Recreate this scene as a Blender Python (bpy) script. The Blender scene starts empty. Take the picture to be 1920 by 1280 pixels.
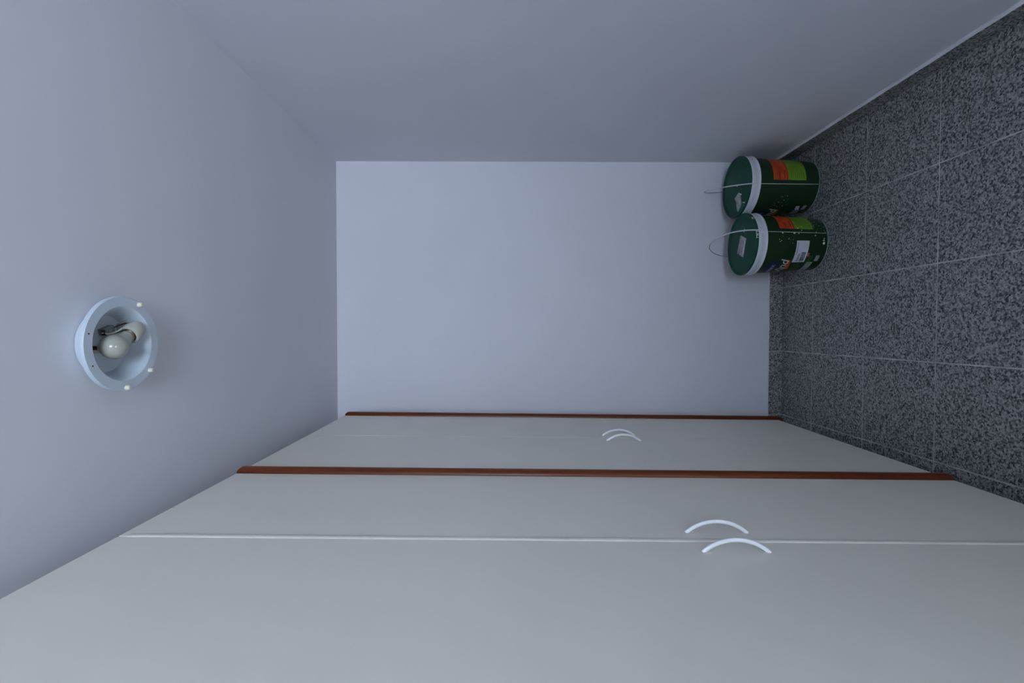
import bpy, bmesh, math, random
from mathutils import Matrix, Vector

# ------------------------------------------------------------------ camera, world, light
scene = bpy.context.scene
col = scene.collection

CAM_H = 1.44
F_PX = 908.26
PITCH, YAW, ROLL = -0.00477, 0.02209, -0.00119
# upright basis (right, forward, up); the photograph lies on its side, ceiling to the left
R_UP = Matrix.Rotation(YAW, 3, 'Z') @ Matrix.Rotation(PITCH, 3, 'X') @ Matrix.Rotation(ROLL, 3, 'Y')
right, fwd, up = R_UP.col[0], R_UP.col[1], R_UP.col[2]
cam_data = bpy.data.cameras.new('camera')
cam_data.sensor_fit = 'HORIZONTAL'
cam_data.sensor_width = 36.0
cam_data.lens = F_PX / 1920.0 * 36.0
cam_data.clip_start = 0.02
cam = bpy.data.objects.new('camera', cam_data)
col.objects.link(cam)
M3 = Matrix((-up, right, -fwd)).transposed()
cam.matrix_world = Matrix.Translation((0, 0, CAM_H)) @ M3.to_4x4()
scene.camera = cam

world = bpy.data.worlds.new('world')
scene.world = world
world.use_nodes = True
bg = world.node_tree.nodes['Background']
bg.inputs['Color'].default_value = (0.50, 0.62, 0.85, 1)
bg.inputs['Strength'].default_value = 0.5

# daylight entering through the window behind the camera
WIN = dict(x0=-0.20, x1=0.82, z0=1.10, z1=2.20, y=-1.90)
ld = bpy.data.lights.new('window_daylight', 'AREA')
ld.shape = 'RECTANGLE'
ld.size = 3.2      # added emitter for an assumed bright wall outside, placed to keep low surfaces dimmer
ld.size_y = 1.7
ld.energy = 380.0
ld.color = (0.72, 0.83, 1.0)
lo = bpy.data.objects.new('window_daylight', ld)
col.objects.link(lo)
lo.location = (0.15, WIN['y'] - 2.0, 1.22)
lo.rotation_euler = Vector((0, 1, 0)).to_track_quat('-Z', 'Z').to_euler()

# high sun through the same window, falling on the floor behind the camera and bouncing up from there
sd = bpy.data.lights.new('sun', 'SUN')
sd.energy = 98.0
sd.angle = math.radians(0.6)
sd.color = (0.81, 0.88, 1.0)
so_ = bpy.data.objects.new('sun', sd)
col.objects.link(so_)
so_.location = (0.2, -4.0, 6.0)
SUN_EL = math.radians(58)
so_.rotation_euler = Vector((-0.12, math.cos(SUN_EL), -math.sin(SUN_EL))).to_track_quat('-Z', 'Y').to_euler()

vs = scene.view_settings
vs.view_transform = 'Standard'
vs.look = 'None'
vs.exposure = -0.06
vs.gamma = 1.0
vs.use_curve_mapping = False

# ------------------------------------------------------------------ helpers
def new_mat(name, color, rough=0.6, spec=0.5):
    m = bpy.data.materials.new(name)
    m.use_nodes = True
    b = m.node_tree.nodes['Principled BSDF']
    b.inputs['Base Color'].default_value = (*color, 1)
    b.inputs['Roughness'].default_value = rough
    b.inputs['Specular IOR Level'].default_value = spec
    return m

def nt(m):
    return m.node_tree, m.node_tree.nodes, m.node_tree.links, m.node_tree.nodes['Principled BSDF']

def mottled(name, c1, c2, scale, rough=0.6, spec=0.5, bump=0.0, bump_scale=None, detail=3.0):
    """two close tones mixed by noise in object space, with a fine relief"""
    m = new_mat(name, c1, rough, spec)
    t, n, l, b = nt(m)
    tc = n.new('ShaderNodeTexCoord')
    no = n.new('ShaderNodeTexNoise')
    no.inputs['Scale'].default_value = scale
    no.inputs['Detail'].default_value = detail
    l.new(tc.outputs['Object'], no.inputs['Vector'])
    r = n.new('ShaderNodeValToRGB')
    r.color_ramp.elements[0].position = 0.35
    r.color_ramp.elements[0].color = (*c1, 1)
    r.color_ramp.elements[1].position = 0.65
    r.color_ramp.elements[1].color = (*c2, 1)
    l.new(no.outputs['Fac'], r.inputs['Fac'])
    l.new(r.outputs['Color'], b.inputs['Base Color'])
    if bump:
        n2 = n.new('ShaderNodeTexNoise')
        n2.inputs['Scale'].default_value = bump_scale or scale * 10
        n2.inputs['Detail'].default_value = 4
        l.new(tc.outputs['Object'], n2.inputs['Vector'])
        bp = n.new('ShaderNodeBump')
        bp.inputs['Strength'].default_value = bump
        bp.inputs['Distance'].default_value = 0.002
        l.new(n2.outputs['Fac'], bp.inputs['Height'])
        l.new(bp.outputs['Normal'], b.inputs['Normal'])
    return m

def granite(name):
    m = new_mat(name, (0.2, 0.2, 0.2), 0.42, 0.4)
    t, n, l, b = nt(m)
    geo = n.new('ShaderNodeNewGeometry')
    oi = n.new('ShaderNodeObjectInfo')
    mul = n.new('ShaderNodeMath'); mul.operation = 'MULTIPLY'; mul.inputs[1].default_value = 37.0
    l.new(oi.outputs['Random'], mul.inputs[0])
    add = n.new('ShaderNodeVectorMath'); add.operation = 'ADD'
    l.new(geo.outputs['Position'], add.inputs[0])
    l.new(mul.outputs[0], add.inputs[1])
    v = n.new('ShaderNodeTexVoronoi'); v.inputs['Scale'].default_value = 190
    v.inputs['Randomness'].default_value = 1.0
    l.new(add.outputs[0], v.inputs['Vector'])
    sep = n.new('ShaderNodeSeparateColor')
    l.new(v.outputs['Color'], sep.inputs[0])
    no = n.new('ShaderNodeTexNoise'); no.inputs['Scale'].default_value = 130
    no.inputs['Detail'].default_value = 3; no.inputs['Roughness'].default_value = 0.65
    l.new(add.outputs[0], no.inputs['Vector'])
    mx = n.new('ShaderNodeMix'); mx.data_type = 'FLOAT'; mx.inputs[0].default_value = 0.62
    l.new(sep.outputs[0], mx.inputs[2]); l.new(no.outputs['Fac'], mx.inputs[3])
    r = n.new('ShaderNodeValToRGB')
    e = r.color_ramp.elements
    e[0].position = 0.31; e[0].color = (0.028, 0.032, 0.037, 1)
    e[1].position = 0.70; e[1].color = (0.450, 0.455, 0.445, 1)
    k = e.new(0.42); k.color = (0.145, 0.15, 0.152, 1)
    k = e.new(0.52); k.color = (0.255, 0.26, 0.257, 1)
    l.new(mx.outputs[0], r.inputs['Fac'])
    l.new(r.outputs['Color'], b.inputs['Base Color'])
    return m

def mesh_obj(name, bm, mat, parent=None, smooth=None):
    me = bpy.data.meshes.new(name)
    bm.normal_update()
    bm.to_mesh(me); bm.free()
    if mat: me.materials.append(mat)
    if smooth is not None:
        for p in me.polygons: p.use_smooth = True
        me.set_sharp_from_angle(angle=math.radians(smooth))
    o = bpy.data.objects.new(name, me)
    col.objects.link(o)
    if parent: o.parent = parent
    return o

def box_bm(x0, x1, y0, y1, z0, z1, bevel=0.0, seg=2, bm=None):
    b2 = bmesh.new()
    bmesh.ops.create_cube(b2, size=1.0)
    for v in b2.verts:
        v.co = Vector(((x0 + x1) / 2 + v.co.x * (x1 - x0), (y0 + y1) / 2 + v.co.y * (y1 - y0), (z0 + z1) / 2 + v.co.z * (z1 - z0)))
    if bevel:
        bmesh.ops.bevel(b2, geom=b2.edges[:] , offset=bevel, segments=seg, profile=0.5, affect='EDGES')
    if bm is None: return b2
    tmp = bpy.data.meshes.new('tmp'); b2.to_mesh(tmp); b2.free(); bm.from_mesh(tmp); bpy.data.meshes.remove(tmp)
    return bm

def lathe_bm(profile, seg=96, closed=False):
    bm = bmesh.new()
    rings = []
    for r, z in profile:
        if r < 1e-6:
            rings.append([bm.verts.new((0, 0, z))])
        else:
            rings.append([bm.verts.new((r * math.cos(2 * math.pi * i / seg), r * math.sin(2 * math.pi * i / seg), z)) for i in range(seg)])
    pairs = list(zip(rings[:-1], rings[1:]))
    if closed: pairs.append((rings[-1], rings[0]))
    for a, b in pairs:
        if len(a) == 1 and len(b) == 1: continue
        for i in range(seg):
            j = (i + 1) % seg
            if len(a) == 1: bm.faces.new((a[0], b[j], b[i]))
            elif len(b) == 1: bm.faces.new((a[i], a[j], b[0]))
            else: bm.faces.new((a[i], a[j], b[j], b[i]))
    bmesh.ops.recalc_face_normals(bm, faces=bm.faces[:])
    return bm

def tube_bm(pts, rad, seg=10, ry=None, updir=None):
    """sweep an ellipse (rad x ry) along a polyline; closed ends"""
    bm = bmesh.new()
    ry = ry or rad
    pts = [Vector(p) for p in pts]
    rings = []
    for i, p in enumerate(pts):
        a = pts[max(i - 1, 0)]; b = pts[min(i + 1, len(pts) - 1)]
        t = (b - a).normalized()
        u = Vector(updir) if updir else (Vector((0, 0, 1)) if abs(t.z) < 0.9 else Vector((1, 0, 0)))
        s = t.cross(u).normalized(); w = s.cross(t).normalized()
        rings.append([bm.verts.new(p + s * rad * math.cos(2 * math.pi * k / seg) + w * ry * math.sin(2 * math.pi * k / seg)) for k in range(seg)])
    for a, b in zip(rings[:-1], rings[1:]):
        for k in range(seg):
            j = (k + 1) % seg
            bm.faces.new((a[k], a[j], b[j], b[k]))
    bm.faces.new(rings[0]); bm.faces.new(rings[-1])
    bmesh.ops.recalc_face_normals(bm, faces=bm.faces[:])
    return bm

def empty(name, loc, rot=(0, 0, 0)):
    o = bpy.data.objects.new(name, None)
    col.objects.link(o)
    o.location = loc; o.rotation_euler = rot
    o.empty_display_size = 0.05
    return o

def tag(o, label, cat, group=None):
    o['label'] = label; o['category'] = cat
    if group: o['group'] = group

def struct(o, label=None):
    o['kind'] = 'structure'
    if label: o['label'] = label
    return o

# ------------------------------------------------------------------ materials
M_wall = mottled('wall_paint', (0.74, 0.745, 0.80), (0.77, 0.775, 0.83), 1.6, 0.75, 0.25, 0.25, 60)
M_ceil = mottled('ceiling_paint', (0.72, 0.72, 0.76), (0.75, 0.75, 0.79), 1.3, 0.8, 0.2, 0.2, 50)
M_granite = granite('speckled_granite')
M_grout = mottled('grout', (0.36, 0.36, 0.35), (0.66, 0.66, 0.64), 9, 0.9, 0.2)
M_caulk = mottled('white_caulk', (0.72, 0.73, 0.76), (0.80, 0.81, 0.84), 18, 0.6, 0.4)
M_door = mottled('cream_laminate', (0.83, 0.795, 0.70), (0.86, 0.825, 0.74), 2.2, 0.42, 0.45, 0.05, 300)
M_lip = mottled('cream_edge_strip', (0.74, 0.72, 0.64), (0.77, 0.745, 0.67), 6, 0.6, 0.3)
M_handle = mottled('white_enamel', (0.84, 0.86, 0.88), (0.87, 0.885, 0.90), 12, 0.25, 0.5)
M_dark = new_mat('dark_gap', (0.02, 0.019, 0.018), 0.9)

def wood():
    m = new_mat('mahogany_varnish', (0.2, 0.05, 0.02), 0.34, 0.28)
    t, n, l, b = nt(m)
    tc = n.new('ShaderNodeTexCoord')
    mp = n.new('ShaderNodeMapping'); mp.inputs['Scale'].default_value = (60, 60, 1.5)
    l.new(tc.outputs['Object'], mp.inputs['Vector'])
    no = n.new('ShaderNodeTexNoise'); no.inputs['Scale'].default_value = 1.6; no.inputs['Detail'].default_value = 6
    l.new(mp.outputs['Vector'], no.inputs['Vector'])
    r = n.new('ShaderNodeValToRGB')
    r.color_ramp.elements[0].position = 0.3; r.color_ramp.elements[0].color = (0.085, 0.019, 0.0055, 1)
    r.color_ramp.elements[1].position = 0.75; r.color_ramp.elements[1].color = (0.195, 0.047, 0.0125, 1)
    l.new(no.outputs['Fac'], r.inputs['Fac']); l.new(r.outputs['Color'], b.inputs['Base Color'])
    return m
M_wood = wood()

# ------------------------------------------------------------------ room shell
XR, XL, YB, YF, H = 0.887, -1.06, 2.563, WIN['y'], 2.351
TH = 0.10
wb = struct(mesh_obj('wall_back', box_bm(XL - TH, XR + TH, YB, YB + TH, -TH, H + TH), M_wall), 'plain white back wall behind the paint buckets')
wr = struct(mesh_obj('wall_right', box_bm(XR, XR + TH, YF - TH, YB, -TH, H + TH), M_wall), 'plain white side wall opposite the wardrobes')
wl = struct(mesh_obj('wall_left', box_bm(XL - TH, XL, YF - TH, YB, -TH, H + TH), M_wall), 'plain white wall behind the wardrobes')
ce = struct(mesh_obj('ceiling', box_bm(XL, XR, YF, YB, H, H + TH), M_ceil), 'plain white ceiling with a round lamp')
bm = bmesh.new()   # front wall, behind the camera, with the window opening
box_bm(XL, WIN['x0'], YF - TH, YF, 0, H, bm=bm)
box_bm(WIN['x1'], XR, YF - TH, YF, 0, H, bm=bm)
box_bm(WIN['x0'], WIN['x1'], YF - TH, YF, 0, WIN['z0'], bm=bm)
box_bm(WIN['x0'], WIN['x1'], YF - TH, YF, WIN['z1'], H, bm=bm)
wf = struct(mesh_obj('wall_front', bm, M_wall), 'white wall with the window opening')
wn = struct(empty('window_1', ((WIN['x0'] + WIN['x1']) / 2, YF - 0.05, WIN['z0'])), 'white framed window letting in daylight')
hw = (WIN['x1'] - WIN['x0']) / 2; hh = WIN['z1'] - WIN['z0']
for (a, b, c, d) in ((-hw, -hw + .04, 0, hh), (hw - .04, hw, 0, hh), (-hw + .04, hw - .04, 0, .04), (-hw + .04, hw - .04, hh - .04, hh)):
    mesh_obj('window_frame', box_bm(a, b, -.02, .03, c, d, .004), M_handle, wn)

# floor: grout bed with a tile object for every tile
T, X0, Y0 = 0.33464, 0.22914, 1.62994
J = 0.0042
fl = struct(mesh_obj('floor', box_bm(XL, XR, YF, YB, -TH, -0.0009), M_grout), 'speckled grey granite tile floor')
cache = {}
def tile_mesh(w, d):
    key = (round(w, 4), round(d, 4))
    if key not in cache:
        b = box_bm(-w / 2, w / 2, -d / 2, d / 2, -0.008, 0.0, 0.0006, 1)
        me = bpy.data.meshes.new('tile'); b.normal_update(); b.to_mesh(me); b.free()
        me.materials.append(M_granite)
        cache[key] = me
    return cache[key]
random.seed(5)
for i in range(-3, 5):
    for j in range(-11, 4):
        xa, xb = X0 + (i - 1) * T, X0 + i * T
        ya, yb = Y0 + (j - 1) * T, Y0 + j * T
        xa, xb = max(xa, XL), min(xb, XR); ya, yb = max(ya, YF), min(yb, YB)
        if xb - xa < 0.03 or yb - ya < 0.03: continue
        o = bpy.data.objects.new('tile', tile_mesh(xb - xa - J, yb - ya - J))
        o.location = ((xa + xb) / 2, (ya + yb) / 2, random.uniform(-0.0004, 0.0004))
        o.rotation_euler = (random.uniform(-.0008, .0008), random.uniform(-.0008, .0008), 0)
        col.objects.link(o); o.parent = fl

# granite skirting, one tile beside another, painted along its top edge
SK, SKT = 0.067, 0.0125
br = struct(mesh_obj('baseboard_right', box_bm(XR - SKT + .003, XR, YF, YB, 0.0, SK - .002), M_grout), 'low granite skirting along the plain white side wall')
for j in range(-11, 4):
    ya, yb = max(Y0 + (j - 1) * T, YF), min(Y0 + j * T, YB - SKT)
    if yb - ya < .03: continue
    o = mesh_obj('tile', box_bm(XR - SKT, XR, ya + J / 2, yb - J / 2, 0.0015, SK, .0008, 1), M_granite, br)
mesh_obj('caulk_bead', tube_bm([(XR - .0045, YF + (YB - YF) * k / 60, SK + .0016 + .0008 * math.sin(k * 1.7)) for k in range(61)], .0080, 8, .0038), M_caulk, br, 60)
bb = struct(mesh_obj('baseboard_back', box_bm(XL, XR - SKT, YB - SKT + .003, YB, 0.0, SK - .002), M_grout), 'low granite skirting along the back wall')
for i in range(-3, 4):
    xa, xb = max(X0 + (i - 1) * T, XL), min(X0 + i * T, XR - SKT)
    if xb - xa < .01: continue
    mesh_obj('tile', box_bm(xa + J / 2, xb - J / 2, YB - SKT, YB, 0.0015, SK, .0008, 1), M_granite, bb)
mesh_obj('caulk_bead', tube_bm([(XL + (XR - SKT - XL) * k / 40, YB - .0025, SK + .001 + .0012 * math.sin(k * 1.3)) for k in range(41)], .004, 8, .003), M_caulk, bb, 60)

# ------------------------------------------------------------------ wardrobes
LEAN, WYAW = 0.0098, -0.006
Z0, Z1 = 0.1428, 2.2312
def handle_bm():
    # bow handle, chord along z, arched outward (+x)
    L, S = 0.1306, 0.0248
    Rr = (L * L / 4 + S * S) / (2 * S)
    a = math.asin(L / 2 / Rr)
    pts = []
    for k in range(25):
        t = -a + 2 * a * k / 24
        pts.append((Rr * math.cos(t) - (Rr - S) - 0.001, 0, Rr * math.sin(t)))
    return tube_bm(pts, 0.0043, 12, 0.0034, updir=(0, 1, 0))

def pilaster_bm(y0, y1, z0, z1, p=0.016):
    bm = bmesh.new()
    n = 14; rows = []
    def ring(z, sc, px):
        vs = []
        for k in range(n + 1):
            t = math.pi * k / n
            vs.append(bm.verts.new((px * math.sin(t), (y0 + y1) / 2 - math.cos(t) * (y1 - y0) / 2, z)))
        vs.append(bm.verts.new((-0.02, y1, z))); vs.append(bm.verts.new((-0.02, y0, z)))
        return vs
    for z, px in ((z0, p * .55), (z0 + .006, p * .85), (z0 + .014, p), (z1 - .014, p), (z1 - .006, p * .85), (z1, p * .55)):
        rows.append(ring(z, 1, px))
    m = len(rows[0])
    for a, b in zip(rows[:-1], rows[1:]):
        for k in range(m):
            j = (k + 1) % m
            bm.faces.new((a[k], a[j], b[j], b[k]))
    bm.faces.new(rows[0]); bm.faces.new(rows[-1])
    bmesh.ops.recalc_face_normals(bm, faces=bm.faces[:])
    return bm

YREF, XREF = 2.3276, -0.4296
def wardrobe(ya, yb, seam, pil, label, group):
    """one two-door wardrobe; ya..yb is its run along the wall, pil its wooden upright strips (y0, y1, z0)"""
    yc = ya
    root = empty('wardrobe', (XREF - WYAW * -1 * (YREF - yc), yc, 0), (0, LEAN, WYAW))
    tag(root, label, 'wardrobe', group)
    d = 0.54
    b = bmesh.new()
    L = yb - ya
    # carcass: sides, top, bottom, back
    box_bm(-d, -0.021, 0.000, 0.018, Z0, Z1, bm=b); box_bm(-d, -0.021, L - .018, L, Z0, Z1, bm=b)
    box_bm(-d, -0.021, .018, L - .018, Z1 - .018, Z1, bm=b); box_bm(-d, -0.021, .018, L - .018, Z0, Z0 + .018, bm=b)
    box_bm(-d, -d + .006, .018, L - .018, Z0 + .018, Z1 - .018, bm=b)
    mesh_obj('carcass', b, M_door, root)
    mesh_obj('plinth', box_bm(-d, -0.055, 0.01, L - .01, 0.004, Z0), M_dark, root)
    door_y0 = 0.002; door_y1 = L - 0.002
    for (p0, p1, pz) in pil:
        mesh_obj('upright_strip', pilaster_bm(p0 - ya, p1 - ya, pz, Z1), M_wood, root, 40)
        if p0 - ya < L / 2: door_y0 = p1 - ya + .0015
        else: door_y1 = p0 - ya - .0015
    s = seam - ya
    for k, (a, c) in enumerate(((door_y0, s - .0015), (s + .0015, door_y1))):
        dr = mesh_obj('door', box_bm(-0.019, 0.0, a, c, Z0, Z1, .0012, 2), M_door, root)
        h = mesh_obj('handle', handle_bm(), M_handle, dr, 50)
        h.location = (0, s + (-.045 if k == 0 else .045), 1.000)
        if k == 1:   # rounded strip on the meeting edge of the farther door
            lw = 0.0075 if ya < 1 else 0.0035
            lip = bmesh.new()
            n = 10
            rows = []
            for z, q in ((Z0 + .001, .6), (Z0 + .006, 1), (Z1 - .028, 1), (Z1 - .018, .5)):
                rows.append([lip.verts.new((lw * .38 * q * math.sin(math.pi * i / n) - .0005, s + lw * .75 - lw * math.cos(math.pi * i / n), z)) for i in range(n + 1)])
            for r0, r1 in zip(rows[:-1], rows[1:]):
                for i in range(n): lip.faces.new((r0[i], r0[i + 1], r1[i + 1], r1[i]))
            lip.faces.new(rows[0]); lip.faces.new(rows[-1])
            bmesh.ops.recalc_face_normals(lip, faces=lip.faces[:])
            mesh_obj('edge_strip', lip, M_lip, dr, 50)
            if ya < 1:   # little scuffs above this door's handle
                for (sy, z0_, z1_) in ((.043, 1.083, 1.087), (.0455, 1.081, 1.0845), (.048, 1.076, 1.079), (.0465, 1.089, 1.0915)):
                    mesh_obj('scuff_mark', box_bm(-.0002, .0003, s + sy, s + sy + .0012, z0_, z1_), M_handle, dr)
    return root

G = 'cream wardrobes along one wall'
P_MID = (1.3984, 1.4315)
wardrobe(0.515, 1.4150, 0.9734, [(P_MID[0], P_MID[1], Z0 - .004)], 'nearer cream two-door wardrobe with the larger white bow handles', G)
wardrobe(1.4322, 2.3560, 1.9007, [(2.3239, 2.3552, 0.119)], 'farther cream two-door wardrobe nearest the back wall', G)

# ------------------------------------------------------------------ paint buckets
M_body = mottled('dark_green_label', (0.0075, 0.030, 0.010), (0.010, 0.037, 0.013), 7, 0.38, 0.35)
M_lid = mottled('green_lid_plastic', (0.006, 0.062, 0.036), (0.010, 0.082, 0.050), 9, 0.5, 0.22)
M_white = mottled('white_bucket_plastic', (0.70, 0.73, 0.80), (0.74, 0.77, 0.83), 8, 0.4, 0.45)
M_clear = mottled('milky_plastic', (0.62, 0.68, 0.68), (0.70, 0.75, 0.74), 20, 0.35, 0.5)
M_orange = mottled('orange_print', (0.50, 0.045, 0.012), (0.62, 0.095, 0.018), 18, 0.35, 0.5)
M_red = mottled('red_print', (0.30, 0.018, 0.010), (0.42, 0.03, 0.012), 30, 0.35)
M_lime = mottled('lime_print', (0.14, 0.30, 0.022), (0.17, 0.36, 0.028), 14, 0.35, 0.5)
M_limed = new_mat('lime_small_print', (0.07, 0.15, 0.015), 0.4)
M_blue = new_mat('blue_logo_print', (0.010, 0.014, 0.10), 0.35)
M_print = new_mat('white_print', (0.60, 0.64, 0.60), 0.4)
M_pale = mottled('pale_grey_print', (0.24, 0.29, 0.27), (0.32, 0.37, 0.35), 40, 0.4)
M_paper = mottled('label_paper', (0.62, 0.66, 0.74), (0.67, 0.71, 0.78), 25, 0.7)
M_torn = mottled('worn_paper', (0.30, 0.32, 0.31), (0.52, 0.52, 0.53), 70, 0.8)
M_ink = new_mat('black_ink', (0.035, 0.035, 0.06), 0.5)
M_splat = mottled('dried_white_paint', (0.62, 0.68, 0.64), (0.72, 0.77, 0.74), 60, 0.6)
M_pink = new_mat('pink_smudge', (0.45, 0.14, 0.13), 0.6)

RB, RT, ZT = 0.120, 0.136, 0.287
def body_r(z): return RB + (RT - RB) * z / ZT
def on_body(a, z, off=0.0):
    """point on the bucket wall: a in degrees from the side that faces the camera, positive to the right"""
    r = body_r(z) + off
    return Vector((r * math.sin(math.radians(a)), -r * math.cos(math.radians(a)), z))

def wrap_patch(name, a0, a1, z0, z1, mat, parent, off=0.0005, n=None, skew=0.0, thick=0.0004):
    n = n or max(2, int(abs(a1 - a0) / 3))
    bm = bmesh.new()
    g = []
    for o_ in (off, off - thick):
        row = []
        for k in range(n + 1):
            a = a0 + (a1 - a0) * k / n; dz = skew * (k / n)
            row.append((bm.verts.new(on_body(a, z0 + dz, o_)), bm.verts.new(on_body(a, z1 + dz, o_))))
        g.append(row)
    for k in range(n):
        bm.faces.new((g[0][k][0], g[0][k + 1][0], g[0][k + 1][1], g[0][k][1]))
        bm.faces.new((g[1][k][1], g[1][k + 1][1], g[1][k + 1][0], g[1][k][0]))
        for e in (0, 1):
            bm.faces.new((g[0][k][e], g[1][k][e], g[1][k + 1][e], g[0][k + 1][e]) if e == 0 else (g[0][k + 1][e], g[1][k + 1][e], g[1][k][e], g[0][k][e]))
    for k in (0, n):
        bm.faces.new((g[0][k][0], g[0][k][1], g[1][k][1], g[1][k][0]))
    bmesh.ops.recalc_face_normals(bm, faces=bm.faces[:])
    return mesh_obj(name, bm, mat, parent, 40)

def wrap_text(name, text, size, a_end, zbase, mat, parent, shear=0.0, off=0.0011, bold=0.0):
    """lettering bent round the bucket wall, its right end at angle a_end"""
    cu = bpy.data.curves.new('txt', 'FONT')
    cu.body = text; cu.size = size; cu.shear = shear; cu.offset = bold; cu.resolution_u = 3
    to = bpy.data.objects.new('txt', cu)
    col.objects.link(to)
    dg = bpy.context.evaluated_depsgraph_get(); dg.update()
    me = bpy.data.meshes.new_from_object(to.evaluated_get(dg))
    bpy.data.objects.remove(to); bpy.data.curves.remove(cu)
    bm = bmesh.new(); bm.from_mesh(me); bpy.data.meshes.remove(me)
    xm = max(v.co.x for v in bm.verts)
    for v in bm.verts:
        z = zbase + v.co.y
        a = a_end + math.degrees((v.co.x - xm) / body_r(z))
        v.co = on_body(a, z, off)
    return mesh_obj(name, bm, mat, parent)

def splat_bm(spots, seed):
    rnd = random.Random(seed)
    bm = bmesh.new()
    for a, z, s in spots:
        c = on_body(a, z, 0.0)
        nrm = Vector((c.x, c.y, 0)).normalized(); tx = Vector((0, 0, 1)).cross(nrm).normalized(); tz = Vector((0, 0, 1))
        rim = []
        n = 8
        for k in range(n):
            t = 2 * math.pi * k / n; q = s * rnd.uniform(.65, 1.2)
            rim.append(bm.verts.new(c + nrm * .0004 + tx * q * math.cos(t) + tz * q * math.sin(t)))
        top = bm.verts.new(c + nrm * (.0012 + s * .15))
        for k in range(n): bm.faces.new((rim[k], rim[(k + 1) % n], top))
    return bm

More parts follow.
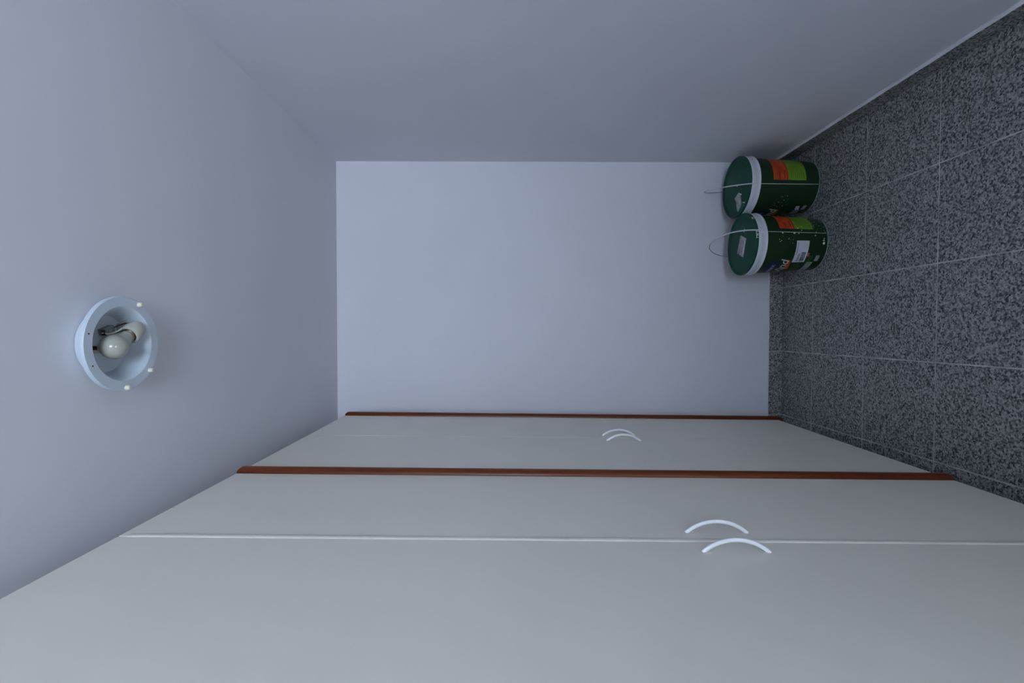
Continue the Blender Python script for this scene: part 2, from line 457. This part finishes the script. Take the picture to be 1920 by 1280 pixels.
def bucket(loc, piv, label, front):
    root = empty('paint_bucket', loc)
    tag(root, label, 'bucket', 'green paint buckets in the corner')
    body = mesh_obj('body', lathe_bm([(0, 0.004), (RB - .006, 0.004), (RB - .004, 0.0), (RB - .0005, 0.0005), (RB, 0.004), (RT, ZT), (RT - .004, ZT), (RB - .004, .008), (0, .008)], 96), M_body, root, 35)
    mesh_obj('foot_rim', lathe_bm([(RB - .001, 0.0), (RB + .0010, 0.0003), (RB + .0012, 0.0018), (RB + .0008, 0.0030), (RB - .001, 0.0034)], 96, True), M_pale, body, 60)
    collar = mesh_obj('collar', lathe_bm([(RT - .003, ZT - .002), (RT + .0075, ZT - .002), (RT + .009, ZT + .001), (RT + .0085, ZT + .005), (RT + .007, ZT + .007), (RT + .0068, ZT + .021), (RT + .0078, ZT + .0225), (RT + .0075, ZT + .037), (RT + .006, ZT + .040), (RT - .003, ZT + .040)], 96, True), M_white, root, 35)
    zl = ZT + .040
    RL = RT + .0095
    lid = mesh_obj('lid', lathe_bm([(RL - .012, zl + .0002), (RL - .002, zl - .0005), (RL, zl + .001), (RL, zl + .008), (RL - .0025, zl + .0115), (RL - .007, zl + .0115), (RL - .009, zl + .009), (RL - .012, zl + .0065), (RL - .022, zl + .0065), (RL - .024, zl + .0075), (0, zl + .0078), (0, zl + .002)], 96), M_lid, root, 35)
    # bail handle with its two bosses
    pd = Vector((math.sin(math.radians(piv)), -math.cos(math.radians(piv)), 0))
    zp = ZT + .020; rp = RT + .010
    for s in (1, -1):
        bo = mesh_obj('handle_boss', lathe_bm([(0, 0), (.011, 0), (.011, .003), (.0085, .005), (0, .005)], 20), M_white, root, 40)
        bo.matrix_local = Matrix.Translation(pd * s * (RT + .0055) + Vector((0, 0, zp))) @ (pd * s).to_track_quat('Z', 'Y').to_matrix().to_4x4()
    pts = []
    hh_, sag = 0.170, pd.cross(Vector((0, 0, 1)))
    tl = -0.012 if front else 0.016
    for k in range(41):
        t = math.pi * k / 40
        p = pd * (rp + .002) * math.cos(t) + Vector((0, 0, zp + hh_ * math.sin(t) ** 0.85)) + sag * (tl * math.sin(t))
        pts.append(p)
    side = pd.cross(Vector((0, 0, 1))).normalized()
    mesh_obj('handle', tube_bm(pts[:22], .0047, 10, .0024, updir=side), M_white, root, 60)
    mesh_obj('handle_wire', tube_bm(pts[21:], .0022, 8, .0020, updir=side), M_pale, root, 60)
    # label print; angles counted from the pivot side
    A = lambda q: piv + q
    wrap_patch('seam_line', A(-.55), A(.55), .008, ZT - .002, M_print, body, .0008, 2)
    og = wrap_patch('orange_panel', A(8.0), A(84), .152, .222, M_orange, body)
    wrap_patch('lime_panel', A(8.0), A(84), .066, .152, M_lime, body)
    wrap_patch('panel_line', A(8.0), A(84), .1535, .158, M_red, body, .0008)
    wrap_patch('panel_figure', A(9.0), A(24), .188, .197, M_red, body, .0009)
    wrap_patch('panel_figure', A(11.0), A(30), .166, .172, M_red, body, .0009)
    for k in range(7):
        z = .078 + k * .0095
        wrap_patch('small_print', A(12), A(26 + (k * 7) % 13), z, z + .0022, M_limed, body, .0008)
    wrap_patch('blue_logo', A(-118), A(-62), .206, .250, M_blue, body, .0007)
    wrap_text('brand_lettering', 'vitex', .034, A(-68), .216, M_print, body, 0.0, .0013)
    wrap_text('name_lettering', 'Vind', .056, A(-54), .162, M_print, body, 0.25, .0011, .0006)
    wrap_patch('orange_swash', A(-86), A(-58), .142, .160, M_orange, body, .0007, None, .012)
    for k, (w0, w1) in enumerate(((-115, -70), (-108, -66), (-112, -72))):
        wrap_patch('small_print', A(w0), A(w1), .122 - k * .012, .126 - k * .012, M_limed, body, .0007)
    wrap_patch('pale_box', A(-112), A(-64), .046, .076, M_pale, body, .0007)
    wrap_patch('pale_box', A(-62), A(-48), .026, .044, M_pale, body, .0007)
    for k in range(2):
        wrap_patch('small_print', A(-70), A(-48), .060 + k * .010, .064 + k * .010, M_limed, body, .0007)
    if front:
        st = wrap_patch('barcode_sticker', A(-63), A(-17), .089, .147, M_paper, body, .0016, None, 0.0, .0010)
        rnd = random.Random(3)
        q = -60.5
        while q < -40:
            w = rnd.choice((.5, .9, 1.4))
            wrap_patch('bar', A(q), A(q + w), .097, .117, M_ink, st, .0020, 1)
            q += w + rnd.choice((.5, .9))
        for k in range(9):
            wrap_patch('bar', A(-60 + k * 2.0), A(-59 + k * 2.0), .123, .133 - (k % 3) * .002, M_ink, st, .0020, 1)
        wrap_patch('sticker_line', A(-46), A(-20), .139, .1405, M_ink, st, .0020)
        wrap_patch('pink_mark', A(-50), A(-42), .078, .087, M_pink, body, .0012)
        rnd = random.Random(11)
        spots = [(A(-1.5), .213, .0042), (A(-1.8), .158, .0050), (A(-2.4), .137, .0034), (A(-6), .060, .0036),
                 (A(10), .138, .0030), (A(14), .118, .0026), (A(5), .122, .0028), (A(-22), .020, .0060), (A(-16), .022, .0038), (A(-12), .020, .003),
                 (A(-19), .225, .0022), (A(-14), .185, .0020), (A(-22), .166, .0018)]
        for _ in range(46):
            q = rnd.choice(((2, 46, .008, .062), (2, 46, .008, .062), (-26, 30, .010, .24)))
            spots.append((A(rnd.uniform(q[0], q[1])), rnd.uniform(q[2], q[3]), rnd.uniform(.0008, .0022)))
        mesh_obj('paint_splashes', splat_bm(spots, 2), M_splat, body)['kind'] = 'stuff'
    else:
        wrap_patch('sticker_scrap', A(-62), A(-49), .052, .070, M_paper, body, .0012, None, .010)
        wrap_patch('sticker_scrap', A(-58), A(-52), .066, .078, M_paper, body, .0012, None, -.004)
        rnd = random.Random(8)
        mesh_obj('paint_splashes', splat_bm([(A(rnd.uniform(-50, -24)), rnd.uniform(.13, .20), rnd.uniform(.0010, .0022)) for _ in range(14)], 4), M_splat, body)['kind'] = 'stuff'
    # paper tag and paint traces on the lid
    def flat(name, pts_, mat, parent, z, th=.0009):
        b = bmesh.new()
        tp = [b.verts.new((x, y, z + th)) for x, y in pts_]; bt = [b.verts.new((x, y, z)) for x, y in pts_]
        b.faces.new(tp); b.faces.new(bt[::-1])
        for k in range(len(tp)): b.faces.new((tp[k], bt[k], bt[(k + 1) % len(tp)], tp[(k + 1) % len(tp)]))
        bmesh.ops.recalc_face_normals(b, faces=b.faces[:])
        return mesh_obj(name, b, mat, parent)
    zt_ = zl + .0076
    if front:
        flat('paper_tag', [(.046, .012), (.021, -.043), (-.0635, -.015), (-.035, .045)], M_torn, lid, zt_)
        flat('tag_strip', [(.018, -.030), (.012, -.037), (-.050, -.018), (-.047, -.010)], M_splat, lid, zt_ + .0008, .0005)
        flat('tag_print', [(-.020, .024), (-.020, .018), (-.044, .026), (-.042, .032)], M_ink, lid, zt_ + .0008, .0003)
        flat('paint_smear', [(.052, -.022), (.056, -.016), (.070, -.024), (.066, -.030)], M_splat, lid, zt_ - .0006, .0008)
        def smear(a0, a1, r0, r1, z, seed):
            rnd = random.Random(seed); b = bmesh.new(); n = 12; top = []; bot = []
            for k in range(n + 1):
                a = math.radians(a0 + (a1 - a0) * k / n)
                ra = r0 + rnd.uniform(-.001, .003); rb_ = r1 - rnd.uniform(0, .002)
                top.append((b.verts.new((ra * math.sin(a), -ra * math.cos(a), z - .003)), b.verts.new((rb_ * math.sin(a), -rb_ * math.cos(a), z)), b.verts.new((rb_ * math.sin(a), -rb_ * math.cos(a), z - .010))))
            for k in range(n):
                for e in (0, 1): b.faces.new((top[k][e], top[k + 1][e], top[k + 1][e + 1], top[k][e + 1]))
            bmesh.ops.recalc_face_normals(b, faces=b.faces[:])
            return mesh_obj('paint_smear', b, M_splat, lid)
        smear(A(-14), A(2), RL - .010, RL + .0006, zl + .0122, 1)
        smear(A(26), A(33), RL - .010, RL + .0006, zl + .0122, 2)
        smear(A(124), A(129), RL - .010, RL + .0006, zl + .0122, 4)
    else:
        flat('paper_tag', [(-.049, .013), (-.031, -.032), (-.050, -.048), (-.095, -.058), (-.1245, -.028), (-.112, -.012), (-.075, -.006)], M_torn, lid, zt_)
        flat('tag_strip', [(-.036, -.034), (-.046, -.058), (-.052, -.058), (-.046, -.040)], M_splat, lid, zt_ + .0002, .0005)
        flat('paint_smear', [(-.088, -.066), (-.092, -.066), (-.098, -.094), (-.094, -.095)], M_splat, lid, zt_ - .0004, .0006)
        flat('paint_smear', [(.002, -.006), (.007, -.006), (.007, -.014), (.002, -.014)], M_splat, lid, zt_ - .0004, .0006)
    return root

bucket((0.412, 2.312, 0.0), 15.0, 'green paint bucket with white barcode sticker and paint splashes', True)
bucket((0.700, 2.378, 0.0), -8.6, 'green paint bucket tucked in the corner between both white walls', False)

# ------------------------------------------------------------------ ceiling lamp
M_enam = mottled('lamp_enamel', (0.55, 0.63, 0.70), (0.59, 0.67, 0.74), 10, 0.3, 0.5)
M_bulb = mottled('frosted_bulb_glass', (0.36, 0.365, 0.31), (0.40, 0.405, 0.34), 6, 0.16, 0.5)
M_porc = mottled('porcelain', (0.46, 0.46, 0.40), (0.52, 0.515, 0.45), 12, 0.3, 0.5)
M_metal = new_mat('tarnished_metal', (0.10, 0.07, 0.05), 0.35); M_metal.node_tree.nodes['Principled BSDF'].inputs['Metallic'].default_value = 0.8
M_cable = new_mat('cream_cable', (0.60, 0.60, 0.48), 0.5)
M_block = mottled('grey_terminal', (0.16, 0.16, 0.17), (0.24, 0.24, 0.25), 60, 0.5)
M_screw = mottled('yellowed_plastic', (0.70, 0.67, 0.55), (0.75, 0.72, 0.60), 40, 0.5)

LX, LY = -0.030, 1.086
LR = 0.1058
DEP = 0.050
lamp = empty('ceiling_lamp', (LX, LY, H))
tag(lamp, 'round white ceiling lamp base with one bare frosted bulb', 'lamp')
prof = [(0, -.0005), (.069, -.0005), (.0715, -.003), (.0785, -DEP + .014), (.084, -DEP + .011), (LR - .001, -DEP + .010), (LR, -DEP + .007), (LR, -DEP + .002), (LR - .002, -DEP),
        (.083, -DEP), (.0815, -DEP + .0012), (.0775, -DEP + .006), (.0685, -.016), (.064, -.0055), (.059, -.0035), (0, -.0035)]
dish = mesh_obj('dish', lathe_bm(prof, 128), M_enam, lamp, 32)
for (x, y) in ((.088, .043), (-.0657, .0755), (-.1005, .004)):
    s = mesh_obj('globe_screw', lathe_bm([(0, -.012), (.0035, -.0115), (.0055, -.009), (.0055, 0), (0, 0)], 16), M_screw, lamp, 40)
    d = Vector((x, y, 0)).normalized()
    s.location = d * (LR - .007) + Vector((0, 0, -DEP + .003))
for (u, v) in ((-76, .094), (-118, .094)):
    a = math.radians(u)
    hmesh = lathe_bm([(0, -.0006), (.0017, -.0006), (.0017, .0004), (0, .0004)], 12)
    ho = mesh_obj('screw_hole', hmesh, M_dark, dish); ho.location = (v * math.cos(a), v * math.sin(a), -DEP)
# bulb, laid over on its side
BC = Vector((-0.0063, -0.0200, -0.044)); ax = Vector((.50, .84, .03)).normalized()
rotm = ax.to_track_quat('Z', 'X').to_matrix().to_4x4()
def along(o, d): o.matrix_local = Matrix.Translation(BC + ax * d) @ rotm
RBU = 0.0268
prof = [(0, -RBU)]
for k in range(1, 15):
    t = math.pi * (k / 20.0); prof.append((RBU * math.sin(t), -RBU * math.cos(t)))
prof += [(.0205, .0205), (.0180, .0275), (.0160, .0345), (.0148, .0400), (.0142, .0460), (0, .0460)]
bu = mesh_obj('bulb', lathe_bm(prof, 48), M_bulb, lamp, 60); along(bu, 0)
cap = mesh_obj('bulb_cap', lathe_bm([(0, .0), (.0142, .0), (.0150, .0015), (.0135, .0030), (.0150, .0045), (.0135, .006), (.0150, .0075), (.0135, .009), (.0135, .03), (0, .03)], 32), M_metal, bu, 50)
cap.location = (0, 0, .0420)
so = mesh_obj('socket', lathe_bm([(.0165, .0), (.0205, -.0005), (.0215, .001), (.0215, .014), (.0200, .026), (.0175, .034), (.0130, .038), (0, .038), (0, .034), (.0120, .033), (.0165, .024)], 40), M_porc, lamp, 40)
along(so, .0485)
# socket bracket, cable and terminal block
mesh_obj('socket_bracket', box_bm(.020, .046, .036, .060, -.030, -.003, .002), M_porc, lamp)
tb = mesh_obj('terminal_block', box_bm(-.0075, .0075, -.015, .015, -.007, .007, .0015), M_block, lamp)
tb.location = (.030, -.006, -.016); tb.rotation_euler = (0, 0, math.radians(-20))
for k in (-1, 1):
    e_ = mesh_obj('terminal_screw', lathe_bm([(0, -.004), (.0032, -.004), (.0032, .002), (0, .002)], 12), M_dark, tb); e_.location = (k * .0035, -.0155, -.004)
def bez(p, n=24):
    out = []
    p = [Vector(q) for q in p]
    for i in range(len(p) - 1):
        a = p[max(i - 1, 0)]; b = p[i]; c = p[i + 1]; d = p[min(i + 2, len(p) - 1)]
        for k in range(n // (len(p) - 1) + 1):
            t = k / (n // (len(p) - 1) + 1)
            out.append(.5 * ((2 * b) + (c - a) * t + (2 * a - 5 * b + 4 * c - d) * t * t + (3 * b - a - 3 * c + d) * t ** 3))
    out.append(p[-1])
    return out
mesh_obj('cable', tube_bm(bez([(.024, -.024, -.020), (.022, -.012, -.026), (.027, .004, -.030), (.037, .016, -.036), (.042, .030, -.036), (.040, .042, -.030)], 30), .0016, 8), M_cable, lamp, 60)
mesh_obj('cable', tube_bm(bez([(.033, .009, -.014), (.040, .020, -.020), (.046, .034, -.026), (.045, .046, -.022)], 24), .0015, 8), M_metal, lamp, 60)
mesh_obj('mounting_strip', box_bm(-.009, .009, -.064, -.008, -.0065, -.0035, .0006), M_porc, lamp).location = (-.012, 0, 0)
ms = mesh_obj('mounting_screw', box_bm(-.004, .004, -.011, .009, -.011, -.0065, .001), M_dark, lamp); ms.location = (-.009, -.036, -.002)
mh = mesh_obj('screw_hole', lathe_bm([(0, -.001), (.0025, -.001), (.0025, .0005), (0, .0005)], 12), M_dark, dish); mh.location = (-.030, -.040, -.0035)
